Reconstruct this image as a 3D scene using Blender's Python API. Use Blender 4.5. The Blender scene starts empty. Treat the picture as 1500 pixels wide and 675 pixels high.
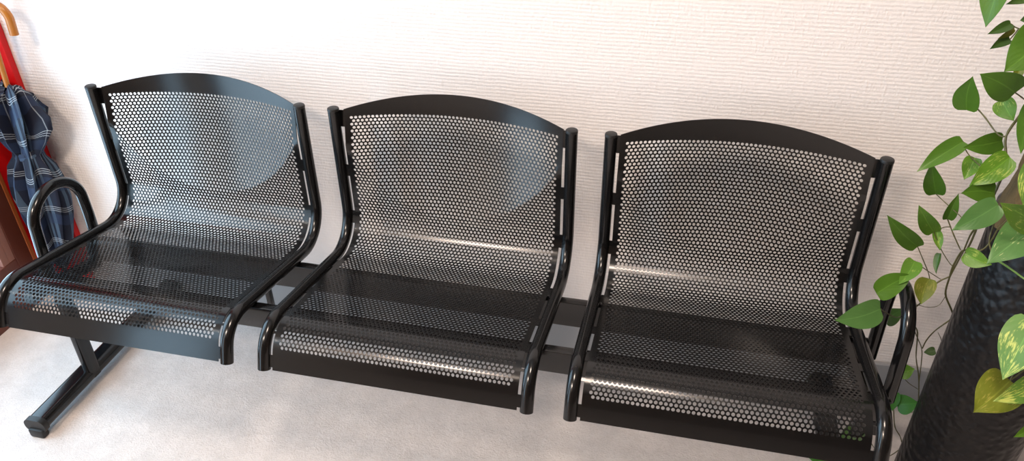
import bpy, bmesh, math, random
from mathutils import Vector, Matrix, noise
random.seed(7)
sc = bpy.context.scene
COL = sc.collection
PI = math.pi
FLOOR = -0.36            # floor height; z = 0 is the bend where the seats meet their backs
WALL = 0.14              # y of the papered wall
CEIL = 2.25

# ------------------------------------------------------------------ materials
def new_mat(name):
    m = bpy.data.materials.new(name); m.use_nodes = True
    nt = m.node_tree; b = nt.nodes['Principled BSDF']
    return m, nt, b
def N(nt, typ, **kw):
    n = nt.nodes.new(typ)
    for k, v in kw.items():
        if k.startswith('i_'): n.inputs[k[2:].replace('_', ' ')].default_value = v
        else: setattr(n, k, v)
    return n
def math_n(nt, op, a, b=None, c=None):
    n = nt.nodes.new('ShaderNodeMath'); n.operation = op
    for i, v in enumerate((a, b, c)):
        if v is None: continue
        if isinstance(v, (int, float)): n.inputs[i].default_value = v
        else: nt.links.new(v, n.inputs[i])
    return n.outputs[0]
def mixc(nt, fac, a, b):
    n = nt.nodes.new('ShaderNodeMix'); n.data_type = 'RGBA'
    for s, v in ((n.inputs[0], fac), (n.inputs[6], a), (n.inputs[7], b)):
        if isinstance(v, (int, float)): s.default_value = v
        elif isinstance(v, tuple): s.default_value = (*v, 1) if len(v) == 3 else v
        else: nt.links.new(v, s)
    return n.outputs[2]
def bump(nt, b, height, strength, dist=.01):
    n = nt.nodes.new('ShaderNodeBump'); n.inputs['Strength'].default_value = strength; n.inputs['Distance'].default_value = dist
    nt.links.new(height, n.inputs['Height']); nt.links.new(n.outputs[0], b.inputs['Normal'])
def plain(name, col, rough=.5, spec=.5, metallic=0, coat=0):
    m, nt, b = new_mat(name)
    b.inputs['Base Color'].default_value = (*col, 1); b.inputs['Roughness'].default_value = rough
    b.inputs['Specular IOR Level'].default_value = spec; b.inputs['Metallic'].default_value = metallic
    b.inputs['Coat Weight'].default_value = coat
    return m
def noise_n(nt, vec, scale, detail=3, rough=.5):
    n = N(nt, 'ShaderNodeTexNoise'); n.inputs['Scale'].default_value = scale
    n.inputs['Detail'].default_value = detail; n.inputs['Roughness'].default_value = rough
    if vec is not None: nt.links.new(vec, n.inputs['Vector'])
    return n.outputs['Fac']
def scaled(nt, vec, s):
    n = N(nt, 'ShaderNodeMapping'); n.inputs['Scale'].default_value = s; nt.links.new(vec, n.inputs['Vector'])
    return n.outputs[0]

def m_wallpaper():
    m, nt, b = new_mat('ribbed_wallpaper')
    g = N(nt, 'ShaderNodeNewGeometry').outputs['Position']
    sx = N(nt, 'ShaderNodeSeparateXYZ'); nt.links.new(g, sx.inputs[0])
    wob = noise_n(nt, scaled(nt, g, (25, 25, 14)), 1, 2)
    z = math_n(nt, 'ADD', sx.outputs[2], math_n(nt, 'MULTIPLY', wob, .004))
    rib = math_n(nt, 'SINE', math_n(nt, 'MULTIPLY', z, 2*PI/.0078))
    fine = noise_n(nt, scaled(nt, g, (90, 90, 420)), 1, 2)
    fleck = noise_n(nt, scaled(nt, g, (260, 260, 70)), 1, 1)
    patch = noise_n(nt, scaled(nt, g, (14, 14, 50)), 1, 2)
    amp = math_n(nt, 'ADD', math_n(nt, 'MULTIPLY', patch, 1.1), .15)
    h = math_n(nt, 'ADD', math_n(nt, 'MULTIPLY', rib, amp), math_n(nt, 'ADD', math_n(nt, 'MULTIPLY', fine, 1.2), math_n(nt, 'MULTIPLY', fleck, 3.0)))
    bump(nt, b, h, .30, .0011)
    nt.links.new(mixc(nt, fine, (.82, .775, .755), (.88, .84, .82)), b.inputs['Base Color'])
    b.inputs['Roughness'].default_value = .75; b.inputs['Specular IOR Level'].default_value = .2
    return m
def m_carpet():
    m, nt, b = new_mat('pale_carpet')
    g = N(nt, 'ShaderNodeNewGeometry').outputs['Position']
    f1 = noise_n(nt, g, 260, 3, .7); f2 = noise_n(nt, g, 22, 3); f3 = noise_n(nt, g, 90, 3, .7)
    c = mixc(nt, f1, (.50, .465, .45), (.83, .785, .76))
    c2 = mixc(nt, f3, (.56, .525, .505), (.78, .735, .715))
    c3 = mixc(nt, .5, c, c2)
    cr = N(nt, 'ShaderNodeValToRGB'); cr.color_ramp.elements[0].position = .35; cr.color_ramp.elements[1].position = .7
    cr.color_ramp.elements[0].color = (.9, .9, .9, 1); cr.color_ramp.elements[1].color = (1, 1, 1, 1)
    nt.links.new(f2, cr.inputs[0])
    mm = N(nt, 'ShaderNodeMix', data_type='RGBA', blend_type='MULTIPLY'); mm.inputs[0].default_value = 1
    nt.links.new(c3, mm.inputs[6]); nt.links.new(cr.outputs[0], mm.inputs[7])
    nt.links.new(mm.outputs[2], b.inputs['Base Color'])
    b.inputs['Roughness'].default_value = .95; b.inputs['Specular IOR Level'].default_value = .1
    bump(nt, b, math_n(nt, 'ADD', f1, f3), .5, .004)
    return m
def m_wood(name, ca, cb, rough=.35):
    m, nt, b = new_mat(name)
    g = N(nt, 'ShaderNodeTexCoord').outputs['Object']
    f = noise_n(nt, scaled(nt, g, (40, 40, 3)), 1, 4, .6)
    nt.links.new(mixc(nt, f, ca, cb), b.inputs['Base Color']); b.inputs['Roughness'].default_value = rough
    return m
def m_black_metal():
    m, nt, b = new_mat('black_lacquered_steel')
    g = N(nt, 'ShaderNodeTexCoord').outputs['Object']
    f = noise_n(nt, g, 60, 2)
    nt.links.new(mixc(nt, f, (.0035, .0035, .0038), (.005, .0048, .005)), b.inputs['Base Color'])
    b.inputs['Roughness'].default_value = .17; b.inputs['Specular IOR Level'].default_value = .43
    return m
def m_planter():
    m, nt, b = new_mat('black_hammered_clay')
    g = N(nt, 'ShaderNodeTexCoord').outputs['Object']
    v = N(nt, 'ShaderNodeTexVoronoi'); v.inputs['Scale'].default_value = 75; v.feature = 'SMOOTH_F1'
    nt.links.new(g, v.inputs['Vector'])
    f = noise_n(nt, g, 25, 4, .6)
    nt.links.new(mixc(nt, f, (.004, .004, .005), (.012, .011, .011)), b.inputs['Base Color'])
    b.inputs['Roughness'].default_value = .40; b.inputs['Specular IOR Level'].default_value = .26
    h = math_n(nt, 'ADD', math_n(nt, 'MULTIPLY', v.outputs['Distance'], -1.2), math_n(nt, 'MULTIPLY', f, .5))
    bump(nt, b, h, .50, .008)
    return m
def m_leaf(name, g0, g1, var=None, amt=0, trans=.25):
    m, nt, b = new_mat(name)
    uv = N(nt, 'ShaderNodeUVMap').outputs[0]
    o = N(nt, 'ShaderNodeTexCoord').outputs['Object']
    s = N(nt, 'ShaderNodeSeparateXYZ'); nt.links.new(uv, s.inputs[0])
    f = noise_n(nt, o, 28, 3)
    c = mixc(nt, f, g0, g1)
    if var:
        st = noise_n(nt, scaled(nt, uv, (9, 2.6, 1)), 1.6, 4, .65)
        st2 = noise_n(nt, o, 45, 3, .6)
        k = math_n(nt, 'ADD', math_n(nt, 'MULTIPLY', st, .7), math_n(nt, 'MULTIPLY', st2, .45))
        lo = .70 - amt*.22
        mr = N(nt, 'ShaderNodeMapRange'); mr.inputs[1].default_value = lo; mr.inputs[2].default_value = lo+.07
        nt.links.new(k, mr.inputs[0])
        c = mixc(nt, mr.outputs[0], c, var)
    # pale midrib
    ax = math_n(nt, 'ABSOLUTE', math_n(nt, 'SUBTRACT', s.outputs[0], .5))
    mid = N(nt, 'ShaderNodeMapRange'); mid.inputs[1].default_value = .0; mid.inputs[2].default_value = .03; mid.inputs[3].default_value = .35; mid.inputs[4].default_value = 0
    nt.links.new(ax, mid.inputs[0])
    c = mixc(nt, mid.outputs[0], c, tuple(min(1, x*1.9+.02) for x in g1))
    nt.links.new(c, b.inputs['Base Color']); b.inputs['Roughness'].default_value = .38; b.inputs['Specular IOR Level'].default_value = .45
    tr = N(nt, 'ShaderNodeBsdfTranslucent'); nt.links.new(c, tr.inputs[0])
    mx = N(nt, 'ShaderNodeMixShader'); mx.inputs[0].default_value = trans
    out = nt.nodes['Material Output']
    nt.links.new(b.outputs[0], mx.inputs[1]); nt.links.new(tr.outputs[0], mx.inputs[2]); nt.links.new(mx.outputs[0], out.inputs[0])
    vein = math_n(nt, 'SINE', math_n(nt, 'MULTIPLY', math_n(nt, 'ADD', s.outputs[1], math_n(nt, 'MULTIPLY', ax, -.9)), 46))
    bump(nt, b, vein, .045, .002)
    return m
def m_plaid():
    """navy cloth: broad grey-blue bands along the ribs, triple thin white lines across them"""
    m, nt, b = new_mat('navy_plaid_cloth')
    uv = N(nt, 'ShaderNodeUVMap').outputs[0]
    s = N(nt, 'ShaderNodeSeparateXYZ'); nt.links.new(uv, s.inputs[0])
    def band(coord, period, centre, half):
        fr = math_n(nt, 'FRACT', math_n(nt, 'DIVIDE', coord, period))
        d = math_n(nt, 'ABSOLUTE', math_n(nt, 'SUBTRACT', fr, centre))
        return math_n(nt, 'LESS_THAN', d, half)
    u, v = s.outputs[0], s.outputs[1]
    def many(coord, period, cs, half):
        acc = None
        for c in cs:
            x = band(coord, period, c, half)
            acc = x if acc is None else math_n(nt, 'MAXIMUM', acc, x)
        return acc
    P = .105
    c = mixc(nt, many(u, P*1.15, (.30, .45, .60), .042), (.007, .010, .024), (.05, .08, .12))
    c = mixc(nt, math_n(nt, 'MULTIPLY', many(v, P, (.1,), .20), .5), c, (.018, .035, .085))
    c = mixc(nt, math_n(nt, 'MULTIPLY', many(v, P, (.40, .455, .51), .0075), .65), c, (.50, .54, .58))
    c = mixc(nt, math_n(nt, 'MULTIPLY', many(u, P*1.15, (.95,), .007), .4), c, (.45, .50, .55))
    nt.links.new(c, b.inputs['Base Color']); b.inputs['Roughness'].default_value = .65
    b.inputs['Specular IOR Level'].default_value = .3
    return m
def m_coir():
    m, nt, b = new_mat('brown_coir')
    g = N(nt, 'ShaderNodeTexCoord').outputs['Object']
    f = noise_n(nt, scaled(nt, g, (60, 60, 14)), 1.5, 5, .7)
    nt.links.new(mixc(nt, f, (.035, .022, .008), (.20, .135, .05)), b.inputs['Base Color']); b.inputs['Roughness'].default_value = .8
    bump(nt, b, f, .8, .01)
    return m

MAT = dict(
    wall=m_wallpaper(), carpet=m_carpet(), metal=m_black_metal(), planter=m_planter(), plaid=m_plaid(), coir=m_coir(),
    cap=plain('black_plastic', (.012, .012, .012), .45, .4),
    paint=plain('matt_room_paint', (.72, .68, .64), .9, .1),
    front=plain('brown_panelling', (.16, .12, .095), .8, .2),
    ceil=plain('ceiling_paint', (.70, .66, .62), .9, .1),
    skirting=plain('grey_vinyl_skirting', (.34, .345, .355), .55, .4),
    red=plain('red_paint', (.62, .006, .008), .45, .35),
    white=plain('white_laminate', (.85, .87, .88), .35, .5),
    frame=plain('window_frame_white', (.75, .75, .75), .5, .4),
    darkwood=m_wood('dark_red_brown_wood', (.075, .018, .010), (.125, .032, .017)),
    rosewood=m_wood('dusty_rose_wood', (.22, .095, .07), (.30, .14, .105)),
    edgewood=m_wood('orange_brown_wood', (.25, .062, .015), (.36, .10, .028)),
    cane=m_wood('honey_cane', (.34, .115, .014), (.50, .19, .03), .28),
    soil=m_wood('dark_soil', (.012, .008, .005), (.04, .028, .018), .95),
    stem=m_wood('brown_green_stem', (.055, .045, .018), (.12, .12, .035), .5),
    petiole=m_wood('fresh_green_stem', (.10, .19, .03), (.17, .28, .06), .45),
    g=m_leaf('pothos_green', (.060, .16, .014), (.10, .225, .020)),
    d=m_leaf('pothos_deep_green', (.045, .11, .018), (.075, .16, .030), trans=.2),
    l=m_leaf('pothos_light_green', (.09, .23, .025), (.15, .31, .035), (.30, .42, .08), .25),
    p=m_leaf('pothos_pale_green', (.07, .18, .045), (.11, .25, .065)),
    v=m_leaf('pothos_marbled', (.075, .20, .014), (.14, .30, .022), (.36, .46, .09), .34),
    w=m_leaf('pothos_cream_flecked', (.08, .21, .05), (.13, .28, .08), (.55, .62, .28), .26),
    y=m_leaf('pothos_yellow_marbled', (.09, .22, .035), (.16, .31, .05), (.56, .62, .14), .50),
    o=m_leaf('pothos_olive', (.16, .20, .018), (.25, .28, .03), (.38, .36, .07), .35),
    b=m_leaf('pothos_bright_green', (.04, .19, .022), (.07, .27, .035)),
)

def m_glass():
    m, nt, b = new_mat('clear_glass')
    t = N(nt, 'ShaderNodeBsdfTransparent'); t.inputs[0].default_value = (.93, .96, .95, 1)
    g = N(nt, 'ShaderNodeBsdfGlossy'); g.inputs['Roughness'].default_value = .02
    lw = N(nt, 'ShaderNodeLayerWeight'); lw.inputs[0].default_value = .5
    fac = math_n(nt, 'ADD', math_n(nt, 'MULTIPLY', math_n(nt, 'POWER', lw.outputs['Facing'], 5), .9), .04)
    mx = N(nt, 'ShaderNodeMixShader')
    nt.links.new(fac, mx.inputs[0]); nt.links.new(t.outputs[0], mx.inputs[1]); nt.links.new(g.outputs[0], mx.inputs[2])
    nt.links.new(mx.outputs[0], nt.nodes['Material Output'].inputs[0]); return m
MAT['glass'] = m_glass()

# ------------------------------------------------------------------ helpers
def link(o, parent=None):
    COL.objects.link(o)
    if parent: o.parent = parent
    return o
def obj(name, bm, mat, parent=None, smooth=None):
    me = bpy.data.meshes.new(name)
    bmesh.ops.recalc_face_normals(bm, faces=bm.faces) if smooth != 'keep' else None
    bm.to_mesh(me); bm.free()
    mats = mat if isinstance(mat, (list, tuple)) else [mat]
    for m in mats: me.materials.append(m)
    if smooth:
        for p in me.polygons: p.use_smooth = True
        me.set_sharp_from_angle(angle=math.radians(smooth if smooth != 'keep' else 40))
    return link(bpy.data.objects.new(name, me), parent)
def empty(name, loc, label, cat, group=None):
    o = bpy.data.objects.new(name, None); o.location = loc; o.empty_display_size = .05
    COL.objects.link(o); o['label'] = label; o['category'] = cat
    if group: o['group'] = group
    return o
def tag(o, label, cat, group=None):
    o['label'] = label; o['category'] = cat
    if group: o['group'] = group
    return o
def struct(name, bm, mat, parent=None):
    o = obj(name, bm, mat, parent)
    if not parent: o['kind'] = 'structure'
    return o
def twin(o, parent, loc):
    c = o.copy(); COL.objects.link(c); c.parent = parent; c.location = loc
    for ch in o.children:
        d = ch.copy(); COL.objects.link(d); d.parent = c
    return c
def bevel(bm, r, seg=2, edges=None):
    bmesh.ops.bevel(bm, geom=edges or bm.edges[:], offset=r, segments=seg, affect='EDGES', profile=.5, clamp_overlap=True)
def box(lo, hi, r=0, seg=2, bm=None):
    b2 = bmesh.new()
    bmesh.ops.create_cube(b2, size=1)
    for v in b2.verts:
        v.co = Vector([lo[i] + (v.co[i]+.5)*(hi[i]-lo[i]) for i in range(3)])
    if r: bevel(b2, r, seg)
    if bm is None: return b2
    me = bpy.data.meshes.new('tmp'); b2.to_mesh(me); b2.free(); bm.from_mesh(me); bpy.data.meshes.remove(me)
    return bm
def sweep(pts, rad, seg=16, bm=None, cap=True, section=None, closed=False):
    """round (or custom-section) bar along a 3D polyline, frames carried along it"""
    bm = bm or bmesh.new()
    pts = [Vector(p) for p in pts]; n = len(pts)
    tang = []
    for i in range(n):
        a = pts[i-1] if i else pts[0]; c = pts[i+1] if i < n-1 else pts[-1]
        tang.append((c-a).normalized())
    up = Vector((1, 0, 0)) if abs(tang[0].x) < .9 else Vector((0, 0, 1))
    rings = []
    for i in range(n):
        tg = tang[i]; up = (up - tg*up.dot(tg)).normalized(); sd = tg.cross(up)
        r = rad[i] if isinstance(rad, (list, tuple)) else rad
        ring = []
        for k in range(seg):
            if section: a, c = section[k]
            else: a, c = r*math.cos(2*PI*k/seg), r*math.sin(2*PI*k/seg)
            ring.append(bm.verts.new(pts[i] + up*a + sd*c))
        rings.append(ring)
    for i in range(n-1):
        for k in range(seg):
            bm.faces.new((rings[i][k], rings[i][(k+1) % seg], rings[i+1][(k+1) % seg], rings[i+1][k]))
    if cap:
        bm.faces.new(rings[0]); bm.faces.new(rings[-1])
    return bm
def lathe(prof, seg=32, bm=None, c=(0, 0)):
    bm = bm or bmesh.new(); rings = []
    for r, z in prof:
        rings.append([bm.verts.new((c[0]+r*math.cos(2*PI*k/seg), c[1]+r*math.sin(2*PI*k/seg), z)) for k in range(seg)] if r > 1e-6 else [bm.verts.new((c[0], c[1], z))])
    for a, b in zip(rings, rings[1:]):
        for k in range(seg):
            k2 = (k+1) % seg
            if len(a) == 1 and len(b) == 1: continue
            if len(a) == 1: bm.faces.new((a[0], b[k], b[k2]))
            elif len(b) == 1: bm.faces.new((a[k], a[k2], b[0]))
            else: bm.faces.new((a[k], a[k2], b[k2], b[k]))
    return bm
def smooth_path(pts, n=6):
    """Catmull-Rom through the points"""
    P = [Vector(p) for p in pts]; P = [P[0]*2-P[1]] + P + [P[-1]*2-P[-2]]; out = []
    for i in range(1, len(P)-2):
        a, b, c, d = P[i-1:i+3]
        for k in range(n):
            t = k/n
            out.append(.5*((2*b) + (c-a)*t + (2*a-5*b+4*c-d)*t*t + (3*b-a-3*c+d)*t**3))
    out.append(P[-2]); return out

# ------------------------------------------------------------------ camera
cam = bpy.data.cameras.new('camera'); co = bpy.data.objects.new('camera', cam); COL.objects.link(co)
R0 = Vector((0.974910, 0.222422, -0.008858)); R1 = Vector((0.115519, -0.539552, -0.833990)); R2 = Vector((-0.190277, 0.812042, -0.551709))
mw = Matrix((R0, -R1, -R2)).transposed().to_4x4(); mw.translation = Vector((0.449285, -1.367720, 1.008342))
co.matrix_world = mw
cam.sensor_width = 36; cam.lens = 1137.6/1500*36; cam.clip_start = .02
sc.camera = co
LEAVES = [
    ((0.8615, -0.16, 0.7162), (0.8567, -0.18, 0.6385), 0.0398, 20, 0.25, 'g'),
    ((0.9195, -0.14, 0.6764), (0.8804, -0.16, 0.6666), 0.0153, 30, 0.30, 'd'),
    ((0.932, -0.06, 0.6088), (0.8974, -0.08, 0.5971), 0.0157, 20, 0.40, 'd'),
    ((0.9427, -0.05, 0.5986), (0.9177, -0.07, 0.5875), 0.0105, -20, 0.30, 'o'),
    ((0.9378, -0.06, 0.5843), (0.9077, -0.08, 0.574), 0.0148, 20, 0.50, 'd'),
    ((0.9199, -0.22, 0.6514), (0.8702, -0.26, 0.6053), 0.0567, 0, 0.12, 'g'),
    ((0.9416, -0.1, 0.6339), (0.9274, -0.1, 0.6268), 0.0131, 0, 0.20, 'd'),
    ((0.9326, -0.16, 0.5378), (0.871, -0.18, 0.5696), 0.0460, 0, 0.08, 'g'),
    ((0.9043, -0.08, 0.4718), (0.8899, -0.1, 0.5359), 0.0368, 0, 0.15, 'g'),
    ((0.9344, -0.12, 0.5097), (0.9529, -0.14, 0.4851), 0.0315, 10, 0.20, 'v'),
    ((0.9315, -0.15, 0.5784), (0.9277, -0.16, 0.5503), 0.0130, 0, 0.50, 'o'),
    ((0.9152, -0.08, 0.4163), (0.8473, -0.12, 0.3737), 0.0305, 20, 0.30, 'g'),
    ((0.9555, -0.12, 0.4417), (0.8965, -0.14, 0.4334), 0.0324, 0, 0.20, 'g'),
    ((0.9454, -0.19, 0.4478), (0.8977, -0.21, 0.4035), 0.0373, 0, 0.15, 'v'),
    ((0.9333, -0.1, 0.3982), (0.9212, -0.12, 0.3668), 0.0269, 10, 0.30, 'v'),
    ((0.9399, -0.2, 0.3896), (0.8864, -0.22, 0.3946), 0.0356, 10, 0.15, 'g'),
    ((0.9082, -0.06, 0.3028), (0.8752, -0.09, 0.3762), 0.0328, 0, 0.25, 'g'),
    ((0.933, -0.08, 0.266), (0.9288, -0.1, 0.3287), 0.0200, 20, 0.35, 'g'),
    ((0.9223, -0.07, 0.2306), (0.8739, -0.1, 0.2986), 0.0300, 10, 0.25, 'l'),
    ((0.8968, -0.09, 0.2092), (0.8235, -0.12, 0.2834), 0.0325, 0, 0.20, 'g'),
    ((0.9421, -0.22, 0.3809), (0.881, -0.25, 0.3457), 0.0376, 0, 0.12, 'p'),
    ((0.9296, -0.06, 0.2281), (0.9389, -0.08, 0.1996), 0.0160, 0, 0.40, 'v'),
    ((0.9481, -0.06, 0.1811), (0.9459, -0.08, 0.1486), 0.0138, 30, 0.50, 'd'),
    ((0.8826, -0.14, 0.2105), (0.853, -0.19, 0.1923), 0.0295, 0, 0.25, 'l'),
    ((0.8196, -0.2, 0.1737), (0.876, -0.17, 0.2017), 0.0376, 0, 0.15, 'g'),
    ((0.8138, -0.26, 0.1873), (0.7389, -0.3, 0.182), 0.0426, 0, 0.12, 'p'),
    ((0.9375, -0.08, 0.1363), (0.9318, -0.1, 0.0898), 0.0342, 0, 0.20, 'o'),
    ((0.9076, -0.02, -0.02), (0.931, -0.03, 0.024), 0.0328, 0, 0.15, 'd'),
    ((0.9216, -0.22, 0.2888), (0.9578, -0.24, 0.2843), 0.0281, 0, 0.30, 'v'),
    ((0.9838, -0.28, 0.3934), (0.906, -0.34, 0.3499), 0.0549, 10, 0.12, 'w'),
    ((0.9675, -0.31, 0.4022), (0.8932, -0.34, 0.449), 0.0435, 0, 0.15, 'v'),
    ((0.9312, -0.3, 0.4974), (0.9263, -0.33, 0.4418), 0.0242, 0, 0.20, 'y'),
    ((0.9436, -0.2, 0.5411), (0.9454, -0.22, 0.468), 0.0237, 0, 0.15, 'g'),
    ((0.9853, -0.36, 0.2766), (0.9592, -0.4, 0.1903), 0.0576, 20, 0.15, 'y'),
    ((1.0021, -0.34, 0.1405), (0.9417, -0.4, 0.1181), 0.0610, 0, 0.12, 'o'),
    ((1.0229, -0.38, 0.1859), (0.9511, -0.42, 0.1637), 0.0362, -10, 0.20, 'y'),
    ((1.0517, -0.36, 0.0743), (1.0154, -0.39, 0.0704), 0.0160, 0, 0.30, 'v'),
    ((0.9801, 0.02, -0.1802), (1.01, 0.02, -0.1681), 0.0324, 0, 0.15, 'l'),
    ((0.9775, -0.04, -0.2218), (1.0132, -0.05, -0.1996), 0.0404, 0, 0.15, 'b'),
    ((0.969, -0.03, -0.197), (0.9693, -0.05, -0.2339), 0.0233, 0, 0.15, 'b'),
    ((1.0394, 0.03, -0.1183), (1.0191, 0.03, -0.1281), 0.0174, 20, 0.20, 'd'),
    ((0.8219, -0.26, -0.1996), (0.7661, -0.27, -0.1749), 0.0236, 0, 0.15, 'b'),
    ((0.8603, -0.24, -0.117), (0.8199, -0.25, -0.1496), 0.0361, 0, 0.15, 'd'),
]
VINES = [
    (0.0042, [(1.1, -0.16, 0.31), (1.1, -0.205, 0.336), (1.098, -0.228, 0.325), (1.085, -0.255, 0.27), (1.06, -0.285, 0.22), (1.045, -0.3, 0.15)]),
    (0.0024, [(1.0988, -0.2188, 0.3294), (1.0413, -0.2574, 0.3734), (0.9838, -0.28, 0.3934)]),
    (0.0024, [(1.098, -0.228, 0.325), (1.0327, -0.277, 0.3756), (0.9675, -0.31, 0.4022)]),
    (0.0024, [(1.1, -0.205, 0.336), (1.0156, -0.2605, 0.4287), (0.9312, -0.3, 0.4974)]),
    (0.0024, [(1.0775, -0.264, 0.255), (1.0314, -0.32, 0.2778), (0.9853, -0.36, 0.2766)]),
    (0.0024, [(1.0465, -0.2985, 0.157), (1.0243, -0.3273, 0.1608), (1.0021, -0.34, 0.1405)]),
    (0.0024, [(1.0525, -0.2925, 0.185), (1.0377, -0.3442, 0.1975), (1.0229, -0.38, 0.1859)]),
    (0.0024, [(1.0465, -0.2985, 0.157), (1.0491, -0.3372, 0.1276), (1.0517, -0.36, 0.0743)]),
    (0.0042, [(0.9771, -0.1, 0.5253), (0.9691, -0.12, 0.497), (0.9505, -0.14, 0.4593), (0.9551, -0.16, 0.4273), (0.9533, -0.17, 0.3998), (0.9478, -0.18, 0.3676), (0.9412, -0.2, 0.3499)]),
    (0.0034, [(0.9301, -0.2, 0.3673), (0.9418, -0.18, 0.3075), (0.9646, -0.12, 0.235), (0.9694, -0.09, 0.2079), (0.971, -0.075, 0.166), (0.9742, -0.07, 0.1379), (0.9817, -0.06, 0.0932), (1.0047, -0.05, 0.0528), (1.0341, -0.02, 0.0026)]),
    (0.0028, [(0.9423, -0.2, 0.3462), (0.9459, -0.16, 0.2924), (0.9642, -0.11, 0.2253), (0.9735, -0.08, 0.1776), (0.9742, -0.07, 0.1379)]),
    (0.0022, [(0.933, -0.08, 0.266), (0.9496, -0.085, 0.2384), (0.9671, -0.09, 0.212)]),
    (0.0028, [(0.9738, -0.07, 0.1394), (0.9579, -0.075, 0.1296), (0.9452, -0.08, 0.1121), (0.9389, -0.08, 0.0819), (0.9326, -0.08, 0.0692)]),
    (0.0026, [(0.8884, -0.12, 0.1534), (0.9085, -0.1, 0.1117), (0.9322, -0.08, 0.0708), (0.9493, -0.05, 0.007), (0.9704, -0.03, -0.0308), (0.9963, 0.0, -0.1192), (1.0252, 0.02, -0.1951), (1.0557, 0.04, -0.3029)]),
    (0.0020, [(0.9503, -0.05, -0.0016), (0.974, -0.03, -0.0446), (0.9962, -0.01, -0.0855), (1.0125, 0.01, -0.1328), (1.0278, 0.02, -0.2047)]),
    (0.0026, [(1.0416, 0.0, 0.0052), (1.0176, -0.02, -0.0056), (1.0046, -0.02, -0.0276), (1.0001, -0.01, -0.0606), (0.9975, -0.01, -0.0853)]),
    (0.0012, [(0.9325, -0.08, 0.0742), (0.9576, -0.07, 0.0639), (0.9776, -0.06, 0.0644), (0.9834, -0.06, 0.0869)]),
    (0.0018, [(0.9082, -0.06, 0.3028), (0.9222, -0.08, 0.2969), (0.9396, -0.1, 0.2891), (0.9513, -0.13, 0.2875)]),
    (0.0018, [(0.8968, -0.09, 0.2092), (0.9146, -0.085, 0.1798), (0.9332, -0.08, 0.1482), (0.9458, -0.08, 0.1186)]),
    (0.0016, [(0.8826, -0.14, 0.2105), (0.9141, -0.11, 0.1761), (0.9601, -0.072, 0.1324)]),
    (0.0016, [(0.9219, -0.07, 0.232), (0.9426, -0.07, 0.1978), (0.9639, -0.07, 0.1706), (0.971, -0.075, 0.166)]),
    (0.0016, [(0.9296, -0.06, 0.2281), (0.9349, -0.07, 0.2426), (0.9406, -0.085, 0.2544)]),
    (0.0018, [(0.9152, -0.08, 0.4163), (0.9218, -0.09, 0.4032), (0.9313, -0.11, 0.397), (0.9372, -0.15, 0.4016), (0.9508, -0.17, 0.3983)]),
    (0.0024, [(0.9141, -0.08, 0.4799), (0.9272, -0.1, 0.4699), (0.9383, -0.12, 0.459), (0.9461, -0.13, 0.454), (0.9499, -0.14, 0.4581)]),
    (0.0020, [(0.9314, -0.16, 0.5388), (0.9467, -0.15, 0.5283), (0.9752, -0.11, 0.5045)]),
    (0.0018, [(0.932, -0.06, 0.6088), (0.9424, -0.06, 0.603), (0.9606, -0.07, 0.6023)]),
    (0.0018, [(0.9378, -0.06, 0.5843), (0.9417, -0.06, 0.5933), (0.9446, -0.06, 0.6021)]),
    (0.0030, [(0.9603, -0.23, 0.2909), (0.965, -0.27, 0.3042), (0.9747, -0.31, 0.3119), (0.9976, -0.3, 0.2929)]),
    (0.0024, [(0.9421, -0.22, 0.3809), (0.9509, -0.21, 0.3384), (0.9492, -0.22, 0.3164), (0.9561, -0.23, 0.2982)]),
    (0.0024, [(0.9541, -0.24, 0.3678), (0.9506, -0.23, 0.3449), (0.952, -0.22, 0.3168), (0.9441, -0.22, 0.2974), (0.9216, -0.22, 0.2888)]),
    (0.0018, [(0.8128, -0.26, 0.1872), (0.8468, -0.2, 0.1344), (0.8912, -0.12, 0.0677), (0.9255, -0.06, 0.03), (0.948, -0.05, 0.012)]),
    (0.0022, [(0.9709, -0.05, -0.2295), (0.9816, -0.06, -0.2685), (0.9994, -0.06, -0.2962), (1.011, -0.06, -0.3258)]),
    (0.0020, [(1.011, -0.06, -0.3258), (0.9639, -0.12, -0.2974), (0.9052, -0.19, -0.2056), (0.8603, -0.24, -0.117), (0.8436, -0.25, -0.1628), (0.8219, -0.26, -0.1996)]),
    (0.0016, [(1.0557, 0.04, -0.3029), (1.0207, 0.0, -0.2782), (0.9775, -0.04, -0.2218)]),
    (0.0016, [(0.9801, 0.02, -0.1802), (1.0068, 0.02, -0.2092), (1.0336, 0.025, -0.2289)]),
    (0.0014, [(1.0353, 0.0, -0.0775), (1.0279, 0.0, -0.0603), (1.015, -0.01, -0.0395)]),
    (0.0024, [(1.0021, -0.34, 0.1405), (1.0051, -0.335, 0.1538), (1.0097, -0.33, 0.1857), (1.02, -0.32, 0.2067)]),
]
SKY, P1, P2, EXPO = 6.6, 33, 66, 0.1
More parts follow.
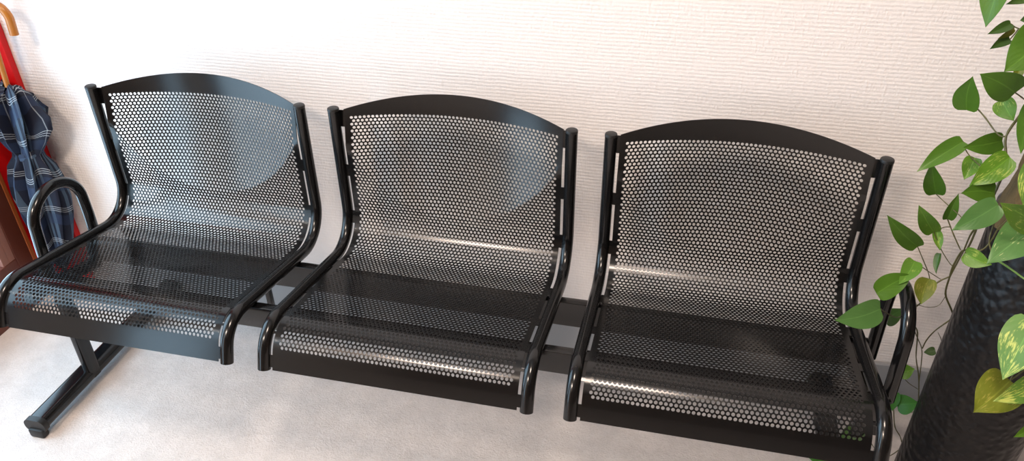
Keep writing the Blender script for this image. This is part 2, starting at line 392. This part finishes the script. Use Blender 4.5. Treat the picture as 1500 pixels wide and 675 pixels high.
# ------------------------------------------------------------------ room shell
XR, YF = 2.6, -4.2
DX, DY = -1.245, -1.0                                   # face of the left wall with its glazed door; end of the door
XL = DX-.1
WY0, WY1, WZ0, WZ1 = -2.1, -1.38, -0.33, 1.70           # window further along the left wall
struct('floor', box((XL, YF-.1, FLOOR-.1), (XR+.1, WALL+.1, FLOOR)), MAT['carpet'])
struct('ceiling', box((XL, YF-.1, CEIL), (XR+.1, WALL+.1, CEIL+.1)), MAT['ceil'])
struct('wall_back', box((XL, WALL, FLOOR), (XR+.1, WALL+.1, CEIL)), MAT['wall'])
struct('wall_front', box((XL, YF-.1, FLOOR), (XR+.1, YF, CEIL)), MAT['front'])
struct('wall_right', box((XR, YF, FLOOR), (XR+.1, WALL, CEIL)), MAT['front'])
DTOP, DBOT = 1.62, -.20                                 # glazing of the door
wl = box((XL, YF, FLOOR), (DX-.002, WY0, CEIL)); box((XL, WY1, FLOOR), (DX-.002, DY+.1, CEIL), bm=wl)
box((XL, WY0, FLOOR), (DX-.002, WY1, WZ0), bm=wl); box((XL, WY0, WZ1), (DX-.002, WY1, CEIL), bm=wl)
box((XL, DY+.1, DTOP+.081), (DX-.002, WALL, CEIL), bm=wl)
struct('wall_left', wl, MAT['paint'])
wf = bmesh.new()
for y in (WY0, WY1-.04): box((DX-.07, y, WZ0), (DX-.012, y+.04, WZ1), bm=wf)
for z in (WZ0, WZ1-.03): box((DX-.07, WY0, z), (DX-.012, WY1, z+.03), bm=wf)
w1 = struct('window_1', wf, MAT['darkwood'])
obj('glass_pane', box((DX-.042, WY0+.04, WZ0+.03), (DX-.036, WY1-.04, WZ1-.03)), MAT['glass'], w1)
door = struct('door_1', box((DX-.05, -.0045, FLOOR), (DX-.001, .0425, DTOP+.08), .0015), MAT['darkwood'])
def dpart(name, bm, mat): return obj(name, bm, mat, door)
dpart('corner_strip', box((DX-.05, .043, FLOOR), (DX, .055, DTOP+.08), .0015), MAT['edgewood'])
dpart('stile', box((DX-.05, -.0245, DBOT), (DX-.003, -.005, DTOP), .001), MAT['rosewood'])
dpart('stile', box((DX-.05, -.0450, DBOT), (DX-.003, -.0255, DTOP), .001), MAT['rosewood'])
dpart('stile', box((DX-.05, DY+.1005, FLOOR), (DX-.001, DY+.15, DTOP+.08), .001), MAT['darkwood'])
dpart('bottom_rail', box((DX-.05, DY+.1505, FLOOR), (DX-.001, -.005, DBOT), .0015), MAT['darkwood'])
dpart('top_rail', box((DX-.05, DY+.1505, DTOP), (DX-.001, -.005, DTOP+.08), .0015), MAT['darkwood'])
dpart('side_jamb', box((DX-.05, .0555, FLOOR), (DX-.004, .1200, DTOP+.08), .001), MAT['red'])['label'] = 'red painted jamb beside the panel'
dpart('glass_pane', box((DX-.030, DY+.1505, DBOT), (DX-.024, -.0455, DTOP)), MAT['glass'])
sk = bmesh.new(); box((-1.155, WALL-.012, FLOOR), (XR, WALL, FLOOR+.10), .003, 1, bm=sk)
struct('baseboard_back', sk, MAT['skirting'])

# ------------------------------------------------------------------ three-seat bench
PITCH, HALF, TR = .58, .2514, .0122                     # seat spacing, tube offset, tube radius
Tq, Bq, Fq, Eq = (0, .330), (0, 0), (-.3977, .0702), (-.4272, -.008)
def fillet_path(P, radii, seg=14):
    P = [Vector((0, *p)) for p in P]; out = [P[0]]
    for i in range(1, len(P)-1):
        a = (P[i-1]-P[i]).normalized(); c = (P[i+1]-P[i]).normalized(); r = radii[i-1]
        th = a.angle(c); tl = r/math.tan(th/2)
        ctr = P[i] + (a+c).normalized()*(r/math.sin(th/2))
        s = P[i]+a*tl-ctr; e = P[i]+c*tl-ctr
        ang = s.angle(e); axis = s.cross(e).normalized()
        for k in range(seg+1): out.append(ctr + Matrix.Rotation(ang*k/seg, 3, axis) @ s)
    out.append(P[-1]); return out
PROFILE = fillet_path([Tq, Bq, Fq, Eq], (.078, .062))
cum = [0]
for a, b in zip(PROFILE, PROFILE[1:]): cum.append(cum[-1]+(b-a).length)
PLEN = cum[-1]
def prof(s):
    s0 = min(max(s, 0), PLEN)
    for i in range(len(cum)-1):
        if s0 <= cum[i+1]+1e-9: break
    a, b = PROFILE[i], PROFILE[i+1]; t = (s-cum[i])/(cum[i+1]-cum[i])
    p = a.lerp(b, t)
    t1 = (PROFILE[min(i+2, len(PROFILE)-1)]-a).normalized(); t0 = (b-PROFILE[max(i-1, 0)]).normalized()
    tg = t0.lerp(t1, min(max(t, 0), 1)).normalized()
    return p, tg
SW = .2340                                              # half width of the perforated sheet
def sheet_point(x, s):
    """s = arc length from the tube tops; the back is dished, most of all at its upper edge"""
    p, tg = prof(s)
    z = p.z; q = Vector((x, p.y, p.z))
    if s < .31:                                          # a round dish pressed into the back
        q.y += .066*max(0, 1-(x/.2725)**2-((z-.42)/.33)**2)
    return q
def sheet_normal(x, s):
    e = .002
    du = sheet_point(x+e, s)-sheet_point(x-e, s); dv = sheet_point(x, s+e)-sheet_point(x, s-e)
    n = du.cross(dv).normalized()                        # faces the sitter
    return n
PH = .44/52; ROWH = PH*.866; HR = PH*.368; NC = 53
S0 = .023                                               # first row of holes
S_END = PLEN-.036
NR = int((S_END-S0)/ROWH)
TH = .0016
def build_shell():
    bm = bmesh.new(); uvv = {}
    F = {}
    def vert(x, s):
        key = (round(x*1e5), round(s*1e5))
        if key not in F:
            F[key] = (bm.verts.new(sheet_point(x, s)), x, s)
        return F[key][0]
    faces = []
    def face(keys):
        vs = []
        for k in keys:
            v = vert(*k)
            if v not in vs: vs.append(v)
        if len(vs) > 2:
            try: faces.append(bm.faces.new(vs))
            except ValueError: pass
    x0 = -NC*PH/2
    for r in range(NR):
        sa = S0 + (r-.5)*ROWH; sb = sa+ROWH; sm = (sa+sb)/2
        odd = r % 2; nc = NC-odd; xo = x0 + odd*PH/2
        for c in range(nc):
            xa = xo+c*PH; xm = xa+PH/2
            bd = [(xa+PH, sm), (xa+PH, sb), (xa+.75*PH, sb), (xm, sb), (xa+.25*PH, sb), (xa, sb), (xa, sm), (xa, sa), (xa+.25*PH, sa), (xm, sa), (xa+.75*PH, sa), (xa+PH, sa)]
            angs = [0, 41, 62, 90, 118, 139, 180, 221, 242, 270, 298, 319]
            hl = [(xm+HR*math.cos(math.radians(a)), sm+HR*math.sin(math.radians(a))) for a in [k*30 for k in range(12)]]
            for k in range(12):
                k2 = (k+1) % 12
                face([bd[k], bd[k2], hl[k2], hl[k]])
        xe = x0+NC*PH
        if odd:
            for xa in (x0, xe-PH/2):
                face([(xa, sa), (xa+.25*PH, sa), (xa+PH/2, sa), (xa+PH/2, sm), (xa+PH/2, sb), (xa+.25*PH, sb), (xa, sb), (xa, sm)])
        for sgn in (-1, 1):                              # plain margin along the sides
            xi = x0 if sgn < 0 else xe; xo_ = sgn*SW
            face([(xi, sa), (xo_, sa), (xo_, sm), (xi, sm)]); face([(xi, sm), (xo_, sm), (xo_, sb), (xi, sb)])
    # plain band along the front edge and the arched band along the top
    xs = [-SW] + [x0+k*PH/4 for k in range(4*NC+1)] + [SW]
    sl = S0+(NR-.5)*ROWH; steps = 5
    for k in range(steps):
        a = sl+(PLEN-sl)*k/steps; b = sl+(PLEN-sl)*(k+1)/steps
        if k == 0:
            for i in range(len(xs)-1): face([(xs[i], a), (xs[i+1], a), (xs[i+1], b), (xs[i], b)])
        else:
            for i in range(len(xs)-1): face([(xs[i], a), (xs[i+1], a), (xs[i+1], b), (xs[i], b)])
    st = S0-.5*ROWH
    def top(x):
        k = abs(x)/SW
        return .004 - .030*(1-k**2)
    steps = 6
    for k in range(steps):
        for i in range(len(xs)-1):
            def P(x, j): return (x, st+(top(x)-st)*j/steps)
            face([P(xs[i], k), P(xs[i+1], k), P(xs[i+1], k+1), P(xs[i], k+1)])
    # side tabs that reach the tubes
    s = .006
    for s0, s1 in TABS:
        for sgn in (-1, 1):
            m = max(2, int((s1-s0)/.006)); xi = sgn*SW; xo_ = sgn*(HALF-.002)
            for k in range(m):
                a = s0+(s1-s0)*k/m; b = s0+(s1-s0)*(k+1)/m
                tabs.append((xi, xo_, a, b))
    front = list(bm.verts); info = {v: (x, s) for v, x, s in F.values()}
    bm.normal_update()
    # thickness: a second skin behind, joined along every open edge
    back = {}
    for v in front:
        x, s = info[v]; back[v] = bm.verts.new(v.co - sheet_normal(x, s)*TH)
    edges = [e for e in bm.edges if e.is_boundary]
    for f in faces: bm.faces.new([back[v] for v in reversed(f.verts)])
    for e in edges:
        v1, v2 = e.verts
        try: bm.faces.new((v1, v2, back[v2], back[v1]))
        except ValueError: pass
    for xi, xo_, a, b in tabs:
        lo = []
        for (x, s) in ((xi-.0015*(1 if xi > 0 else -1), a), (xo_, a), (xo_, b), (xi-.0015*(1 if xi > 0 else -1), b)):
            p = sheet_point(max(-SW, min(SW, x)), s); p.x = x; n = sheet_normal(max(-SW*.999, min(SW*.999, x)), s)
            lo.append((bm.verts.new(p-n*.0002), bm.verts.new(p-n*(TH+.0002))))
        bm.faces.new([q[0] for q in lo]); bm.faces.new([q[1] for q in reversed(lo)])
        for k in range(4):
            bm.faces.new((lo[k][0], lo[(k+1) % 4][0], lo[(k+1) % 4][1], lo[k][1]))
    return bm
tabs = []
TABS = [(.006, .042), (.129, .157), (.246, .276), (.390, .422), (.520, .545), (.612, .640), (PLEN-.075, PLEN-.070), (PLEN-.03, PLEN-.006)]

bench = empty('waiting_bench', (0, -.2, FLOOR), 'black steel three-seat waiting room bench with perforated seats against the white wall', 'bench')
OFF = Vector((0, .2, -FLOOR))                            # part coordinates are written in world space
def bpart(name, bm, mat, smooth=None, parent=None):
    o = obj(name, bm, mat, parent or bench, smooth)
    if parent is None: o.location = OFF
    return o
shell = bpart('perforated_seat', build_shell(), MAT['metal'], smooth=35)
shell.location = OFF + Vector((-PITCH, 0, 0))
for k in (0, 1): twin(shell, bench, OFF + Vector((k*PITCH, 0, 0)))
# bent side tubes with plastic caps
tube0 = bpart('side_tube', sweep(PROFILE, TR, 20), MAT['metal'], smooth=45)
cp = lathe([(0, .0022), (.0100, .0022), (.0117, .0012), (.0124, -.0006), (.0124, -.004), (0, -.004)], 24)
bmesh.ops.translate(cp, verts=cp.verts, vec=PROFILE[0] + Vector((0, 0, .001)))
obj('end_cap', cp, MAT['cap'], tube0, 35)
e_t = (PROFILE[-1]-PROFILE[-2]).normalized()
first = True
for k in (-1, 0, 1):
    for sgn in (-1, 1):
        loc = OFF + Vector((k*PITCH+sgn*HALF, 0, 0))
        if first: tube0.location = loc; first = False
        else: twin(tube0, bench, loc)
# two rails that carry the seats
K = .0702/.3977
def rail(y0, y1, h):
    z = -y1*K - TR - .0005 - .008*0
    bm = bmesh.new()
    za, zb = -y0*K-TR, -y1*K-TR
    b = box((-.862, y0, -h), (.856, y1, 0), .0025, 2)
    for v in b.verts: v.co.z += -((v.co.y))*K - TR
    return b
bpart('rail', rail(-.324, -.300, .052), MAT['metal'], 40)
bpart('rail', rail(-.138, -.114, .062), MAT['metal'], 40)
# hanging bracket seen in the gap between the first two seats
br = box((-.420, -.134, -.125), (-.408, -.120, -.04), .002)
bpart('rail_bracket', br, MAT['metal'], 40)
# ends: cross arm, post, foot, armrest
def rounded(w, h, r, n=5):
    pts = []
    for cx, cy, a0 in ((w/2-r, h/2-r, 0), (-w/2+r, h/2-r, 90), (-w/2+r, -h/2+r, 180), (w/2-r, -h/2+r, 270)):
        for k in range(n+1):
            a = math.radians(a0+90*k/n); pts.append((cx+r*math.cos(a), cy+r*math.sin(a)))
    return pts
XE = .881
def zat(y, h): return -y*K-TR-h
ca = sweep([(0, -.326, zat(-.326, .066)), (0, -.118, zat(-.118, .076))], 0, 24, section=rounded(.022, .026, .006))
arm = bpart('cross_arm', ca, MAT['metal'], 40); arm.location = OFF + Vector((-.860, 0, 0)); twin(arm, bench, OFF + Vector((.846, 0, 0)))
po = sweep([(0, -.231, -.335), (0, -.228, -.045)], 0, 24, section=rounded(.026, .036, .010))
post = bpart('leg_post', po, MAT['metal'], 40); post.location = OFF + Vector((-XE, 0, 0)); twin(post, bench, OFF + Vector((.850, 0, 0)))
fb = sweep([(0, -.402, -.3265), (0, .108, -.3265)], 0, 24, section=rounded(.050, .032, .0145))
foot = bpart('foot_bar', fb, MAT['metal'], 45)
def foot_cap(y, sgn):
    c = sweep([(0, y, -.3275), (0, y+sgn*.014, -.3275)], 0, 24, section=rounded(.054, .037, .016))
    box((-.019, min(y, y+sgn*.02), FLOOR), (.019, max(y, y+sgn*.02), -.335), .005, 2, bm=c)
    return c
obj('foot_cap', foot_cap(-.402, -1), MAT['cap'], foot, 40); obj('foot_cap', foot_cap(.108, 1), MAT['cap'], foot, 40)
foot.location = OFF + Vector((-XE-.012, 0, 0)); twin(foot, bench, OFF + Vector((.856, 0, 0)))
ac, ar = -.1545, .0745
ap = [(0, -.238, -.030), (0, -.236, .0), (0, -.232, .05)]
for k in range(17):
    a = PI - PI*k/16
    ap.append((0, ac + .001 + ar*math.cos(a)*1.0, .086 + .068*math.sin(a)))
ap += [(0, -.0785, .04), (0, -.080, .0), (0, -.083, -.065)]
armrest = bpart('armrest', sweep(smooth_path(ap, 3), .0123, 18), MAT['metal'], 45)
armrest.location = OFF + Vector((-.880, 0, 0)); twin(armrest, bench, OFF + Vector((.880, 0, 0)))

# ------------------------------------------------------------------ red panel, cabinet and umbrella on the left
rp = box((DX-.05, .1205, FLOOR), (-1.157, WALL-.0005, 1.70), .002); 
tag(obj('red_panel', rp, MAT['red']), 'red painted upright corner panel on the wall left of the bench, behind the plaid umbrella', 'panel')

UX, UY = -1.186, .066
umb = empty('umbrella', (UX, UY, FLOOR), 'navy plaid umbrella with a curved wooden crook handle leaning beside the red panel', 'umbrella')
umb.rotation_euler = (-.012, .077, 0)                    # leans a little to the right
def upart(name, bm, mat, smooth=None, parent=None):
    o = obj(name, bm, mat, parent or umb, smooth)
    if not parent: o.location = Vector((-UX, -UY, -FLOOR))
    return o
cr = [(UX, UY, .275), (UX, UY, .33), (UX, UY, .41)]
for k in range(0, 15):
    a = math.radians(180-13.2*k)
    cr.append((UX+.030 + .030*math.cos(a), UY+.004*k/14, .445 + .034*math.sin(a)))
cr.append((UX+.060, UY+.004, .412))
cr = smooth_path(cr, 3); nc_ = len(cr)
upart('crook_handle', sweep(cr, [.0062+.0036*min(1, i/(nc_*.45)) for i in range(nc_)], 16), MAT['cane'], 45)
upart('ferrule', sweep([(UX, UY, FLOOR), (UX, UY, -.25)], [.003, .006], 12), MAT['cap'], 40)
# gathered canopy: eight gores folded round the shaft
def canopy():
    bm = bmesh.new(); uvl = bm.loops.layers.uv.new('UVMap')
    zs = [.272, .270, .262, .245, .222, .195, .17, .14, .115, .098, .085, .06, .02, -.03, -.08, -.13, -.18, -.22, -.255, -.27]
    rs = [.012, .034, .048, .052, .057, .061, .056, .053, .043, .037, .040, .053, .062, .066, .062, .053, .042, .030, .017, .008]
    M = 96; rows = []
    for j, (z, r) in enumerate(zip(zs, rs)):
        row = []
        tw = 1.6*(z-.1)
        pl = .40 if abs(z-.098) > .015 else .14
        for k in range(M):
            a = 2*PI*k/M
            g = (k*8/M) % 1
            saw = g if g < .82 else (1-g)/.18*.82                      # swept-over pleats
            f = 1-pl+pl*saw/.82*1.5
            flare = 1 + (.16*max(0, 1-abs(z-.195)/.05))*(max(0, math.cos((g-.8)*2*PI))**3) + .46*max(0, 1-abs(z-.172)/.05)*max(0, math.cos(a+tw+.10))**14
            dz = .020*max(0, 1-abs(z-.20)/.06)*math.cos((g-.75)*2*PI) - (.012*math.sin(2*a) if z > .2 else 0)
            rr = r*f*flare
            row.append(bm.verts.new((UX + rr*math.cos(a+tw), UY + .78*rr*math.sin(a+tw), z+dz)))
        rows.append(row)
    for j in range(len(rows)-1):
        for k in range(M):
            k2 = (k+1) % M
            f = bm.faces.new((rows[j][k], rows[j][k2], rows[j+1][k2], rows[j+1][k]))
            for lp, (kk, jj) in zip(f.loops, ((k, j), (k+1, j), (k+1, j+1), (k, j+1))):
                lp[uvl].uv = (kk/M*8*.075 + .022*zs[jj]/.05*.3, zs[jj] + .012*math.sin(kk/M*8*PI))
    bm.faces.new(rows[-1])
    return bm
cn = upart('canopy', canopy(), MAT['plaid'], 60)
def strap():
    bm = bmesh.new(); uvl = bm.loops.layers.uv.new('UVMap'); M = 40; rows = []
    for r, dz in ((.0345, 0), (.0365, .002), (.0365, .018), (.0345, .020)):
        rows.append([bm.verts.new((UX+r*math.cos(2*PI*k/M), UY+.80*r*math.sin(2*PI*k/M), .088+dz-.010*math.cos(2*PI*k/M+2.6))) for k in range(M)])
    for j in range(3):
        for k in range(M):
            f = bm.faces.new((rows[j][k], rows[j][(k+1) % M], rows[j+1][(k+1) % M], rows[j+1][k]))
            for lp, (kk, jj) in zip(f.loops, ((k, j), (k+1, j), (k+1, j+1), (k, j+1))): lp[uvl].uv = (.05+.0065*jj, kk*.0075)
    return bm
obj('strap', strap(), MAT['plaid'], cn, 50)

# ------------------------------------------------------------------ tall planter with trailing pothos
PX, PY, PR, RIM = 1.085, -.12, .097, .325
plant = empty('potted_pothos', (PX, PY, FLOOR), 'tall black hammered planter with trailing variegated pothos, right of the bench', 'potted plant')
PO = Vector((-PX, -PY, -FLOOR))
def ppart(name, bm, mat, smooth=None):
    o = obj(name, bm, mat, plant, smooth); o.location = PO; return o
pb = lathe([(0, FLOOR), (PR-.006, FLOOR), (PR, FLOOR+.006), (PR, 0), (PR, RIM-.006), (PR-.004, RIM), (PR-.010, RIM), (PR-.013, RIM-.006), (PR-.013, RIM-.035), (0, RIM-.035)], 72, c=(PX, PY))
ppart('planter', pb, MAT['planter'], 40)
so = lathe([(PR-.0135, RIM-.034), (PR-.014, RIM-.024), (.05, RIM-.012), (0, RIM-.008)], 40, c=(PX, PY))
ppart('soil', so, MAT['soil'], 60)
def coir():
    bm = bmesh.new(); M = 40; rows = []
    for j in range(31):
        z = RIM-.03 + j*.018
        rows.append([])
        for k in range(M):
            a = 2*PI*k/M
            r = .038 + .006*noise.noise(Vector((3*math.cos(a), 3*math.sin(a), z*22))) + .008*max(0, 1-j/5)
            rows[-1].append(bm.verts.new((1.028+.024*j/30+r*math.cos(a), -.125+r*math.sin(a), z)))
    for j in range(30):
        for k in range(M): bm.faces.new((rows[j][k], rows[j][(k+1) % M], rows[j+1][(k+1) % M], rows[j+1][k]))
    bm.faces.new(rows[0]); bm.faces.new(rows[-1]); return bm
ppart('coir_pole', coir(), MAT['coir'], 60)
for w, pts in VINES:
    path = smooth_path(pts, 5); n = len(path)
    rad = [w/2*(1+.22*math.sin(i*1.7)*(1 if i % 5 == 0 else 0)) for i in range(n)]
    ppart('vine', sweep(path, rad, 10), MAT['stem'] if w > .0023 and w < .0029 or w > .0033 else MAT['petiole'] if w in (.0030, .0024) else MAT['stem'], 60)
EYE = Vector((.35, -1.5, .75))
OUT = [(0, .04), (.015, .27), (.045, .54), (.10, .78), (.2, .95), (.32, 1), (.45, .95), (.58, .82), (.7, .63), (.8, .43), (.88, .26), (.94, .12), (1, .0)]
def outline(v):
    for k in range(len(OUT)-1):
        if v <= OUT[k+1][0]: break
    p0, p1, p2, p3 = OUT[max(0, k-1)], OUT[k], OUT[k+1], OUT[min(len(OUT)-1, k+2)]
    t = (v-p1[0])/(p2[0]-p1[0]); d = p2[0]-p1[0]
    m1 = (p2[1]-p0[1])/max(1e-6, p2[0]-p0[0])*d; m2 = (p3[1]-p1[1])/max(1e-6, p3[0]-p1[0])*d
    return (2*t**3-3*t**2+1)*p1[1] + (t**3-2*t**2+t)*m1 + (-2*t**3+3*t**2)*p2[1] + (t**3-t**2)*m2
def leaf_mesh(b, t, W, roll, fold, seed):
    b, t = Vector(b), Vector(t); ax = t-b; L = ax.length; ax.normalize()
    rnd = random.Random(seed)
    n = (EYE-(b+t)/2).normalized(); n = (n-ax*n.dot(ax)).normalized()
    n = Matrix.Rotation(math.radians(roll + rnd.uniform(-6, 6)), 3, ax) @ n
    sd = n.cross(ax); NU, NV = 12, 18
    bend = rnd.uniform(-.10, .10); curl = rnd.uniform(.06, .16); wav = rnd.uniform(.015, .03); ph = rnd.uniform(0, 6)
    bm = bmesh.new(); uvl = bm.loops.layers.uv.new('UVMap'); rows = []
    for j in range(NV+1):
        v = j/NV
        hw = W/2*1.06*outline(v)
        hw = max(hw, W*.004)
        row = []
        for i in range(NU+1):
            u = i/NU*2-1
            along = L*(v - .16*abs(u*outline(v))**1.2*math.exp(-v*6))           # heart-shaped lobes at the stalk
            side = u*hw + bend*W*(math.sin(v*PI)-v*.0)
            up = fold*abs(u)**1.4*hw - curl*L*(v**2.2) + curl*L*v*.9 + wav*W*math.sin(v*9+ph)*abs(u)**2
            row.append(bm.verts.new(b + ax*along + sd*side + n*up))
        rows.append(row)
    fs = []
    for j in range(NV):
        for i in range(NU):
            f = bm.faces.new((rows[j][i], rows[j][i+1], rows[j+1][i+1], rows[j+1][i])); fs.append(f)
            for lp, (ii, jj) in zip(f.loops, ((i, j), (i+1, j), (i+1, j+1), (i, j+1))): lp[uvl].uv = (ii/NU, jj/NV)
    # a thin blade with a real underside
    ret = bmesh.ops.duplicate(bm, geom=fs)
    back = [g for g in ret['geom'] if isinstance(g, bmesh.types.BMFace)]
    bv = {v for f in back for v in f.verts}
    for v in bv: v.co -= n*.0005
    for f in back: f.normal_flip()
    rim = [rows[0][i] for i in range(NU+1)] + [rows[j][NU] for j in range(1, NV+1)] + [rows[NV][i] for i in range(NU-1, -1, -1)] + [rows[j][0] for j in range(NV-1, 0, -1)]
    mp = ret['vert_map']
    for k in range(len(rim)):
        a, c = rim[k], rim[(k+1) % len(rim)]
        try: bm.faces.new((a, mp[a], mp[c], c))
        except (ValueError, KeyError): pass
    return bm
for i, (b, t, W, roll, fold, kind) in enumerate(LEAVES):
    ppart('leaf', leaf_mesh(b, t, W, roll, fold, i), MAT[kind], 60)

# leaves on the far side of the pole
rp_ = random.Random(3)
for i in range(12):
    a = math.radians(-70+150*rp_.random()); z = .40+.038*i
    d = Vector((math.cos(a), math.sin(a)*.8, 0))
    root_ = Vector((1.028+.024*(z-RIM)/.54, -.125, z)) + d*.034
    bs = root_ + d*(.035+.02*rp_.random()) + Vector((0, 0, .02)); tp = bs + d*.06 + Vector((0, -.015, -.045))
    ppart('vine', sweep(smooth_path([root_-d*.006, (root_+bs)/2+Vector((0, 0, .008)), bs], 4), .0011, 8), MAT['petiole'], 60)
    ppart('leaf', leaf_mesh(bs, tp, .05+.015*rp_.random(), rp_.uniform(-25, 25), .15, 100+i), MAT[rp_.choice('gglvpw')], 60)

# ------------------------------------------------------------------ light
world = bpy.data.worlds.new('overcast_sky'); sc.world = world; world.use_nodes = True
bg = world.node_tree.nodes['Background']; bg.inputs[0].default_value = (.58, .78, 1.0, 1); bg.inputs[1].default_value = SKY
def portal(loc, rot, w, hgt):
    pl = bpy.data.lights.new('window_portal', 'AREA'); pl.shape = 'RECTANGLE'; pl.size = w; pl.size_y = hgt
    pl.cycles.is_portal = True
    o = bpy.data.objects.new('window_portal', pl); COL.objects.link(o); o.location = loc; o.rotation_euler = rot
portal((DX-.095, (WY0+WY1)/2, (WZ0+WZ1)/2), (PI/2, 0, -PI/2), WY1-WY0, WZ1-WZ0)
portal((DX-.055, (DY+.1)/2, (DBOT+DTOP)/2), (PI/2, 0, -PI/2), -DY-.1, DTOP-DBOT)
def lamp(name, loc, size, power, col, tgt=None, spread=180):
    l = bpy.data.lights.new(name, 'AREA'); l.shape = 'DISK'; l.size = size; l.energy = power; l.color = col; l.spread = math.radians(spread)
    o = bpy.data.objects.new(name, l); COL.objects.link(o); o.location = loc
    if tgt is not None: o.rotation_euler = (Vector(tgt)-Vector(loc)).to_track_quat('-Z', 'Y').to_euler()
    return o
lamp('ceiling_lamp', (.32, -1.15, CEIL-.02), .50, P1, (1, .815, .68))
lamp('ceiling_lamp', (-.7, -2.5, CEIL-.02), .60, P2, (1, .815, .68))
sc.view_settings.view_transform = 'Standard'; sc.view_settings.look = 'None'
sc.view_settings.gamma = 1; sc.view_settings.use_curve_mapping = False
sc.view_settings.exposure = EXPO
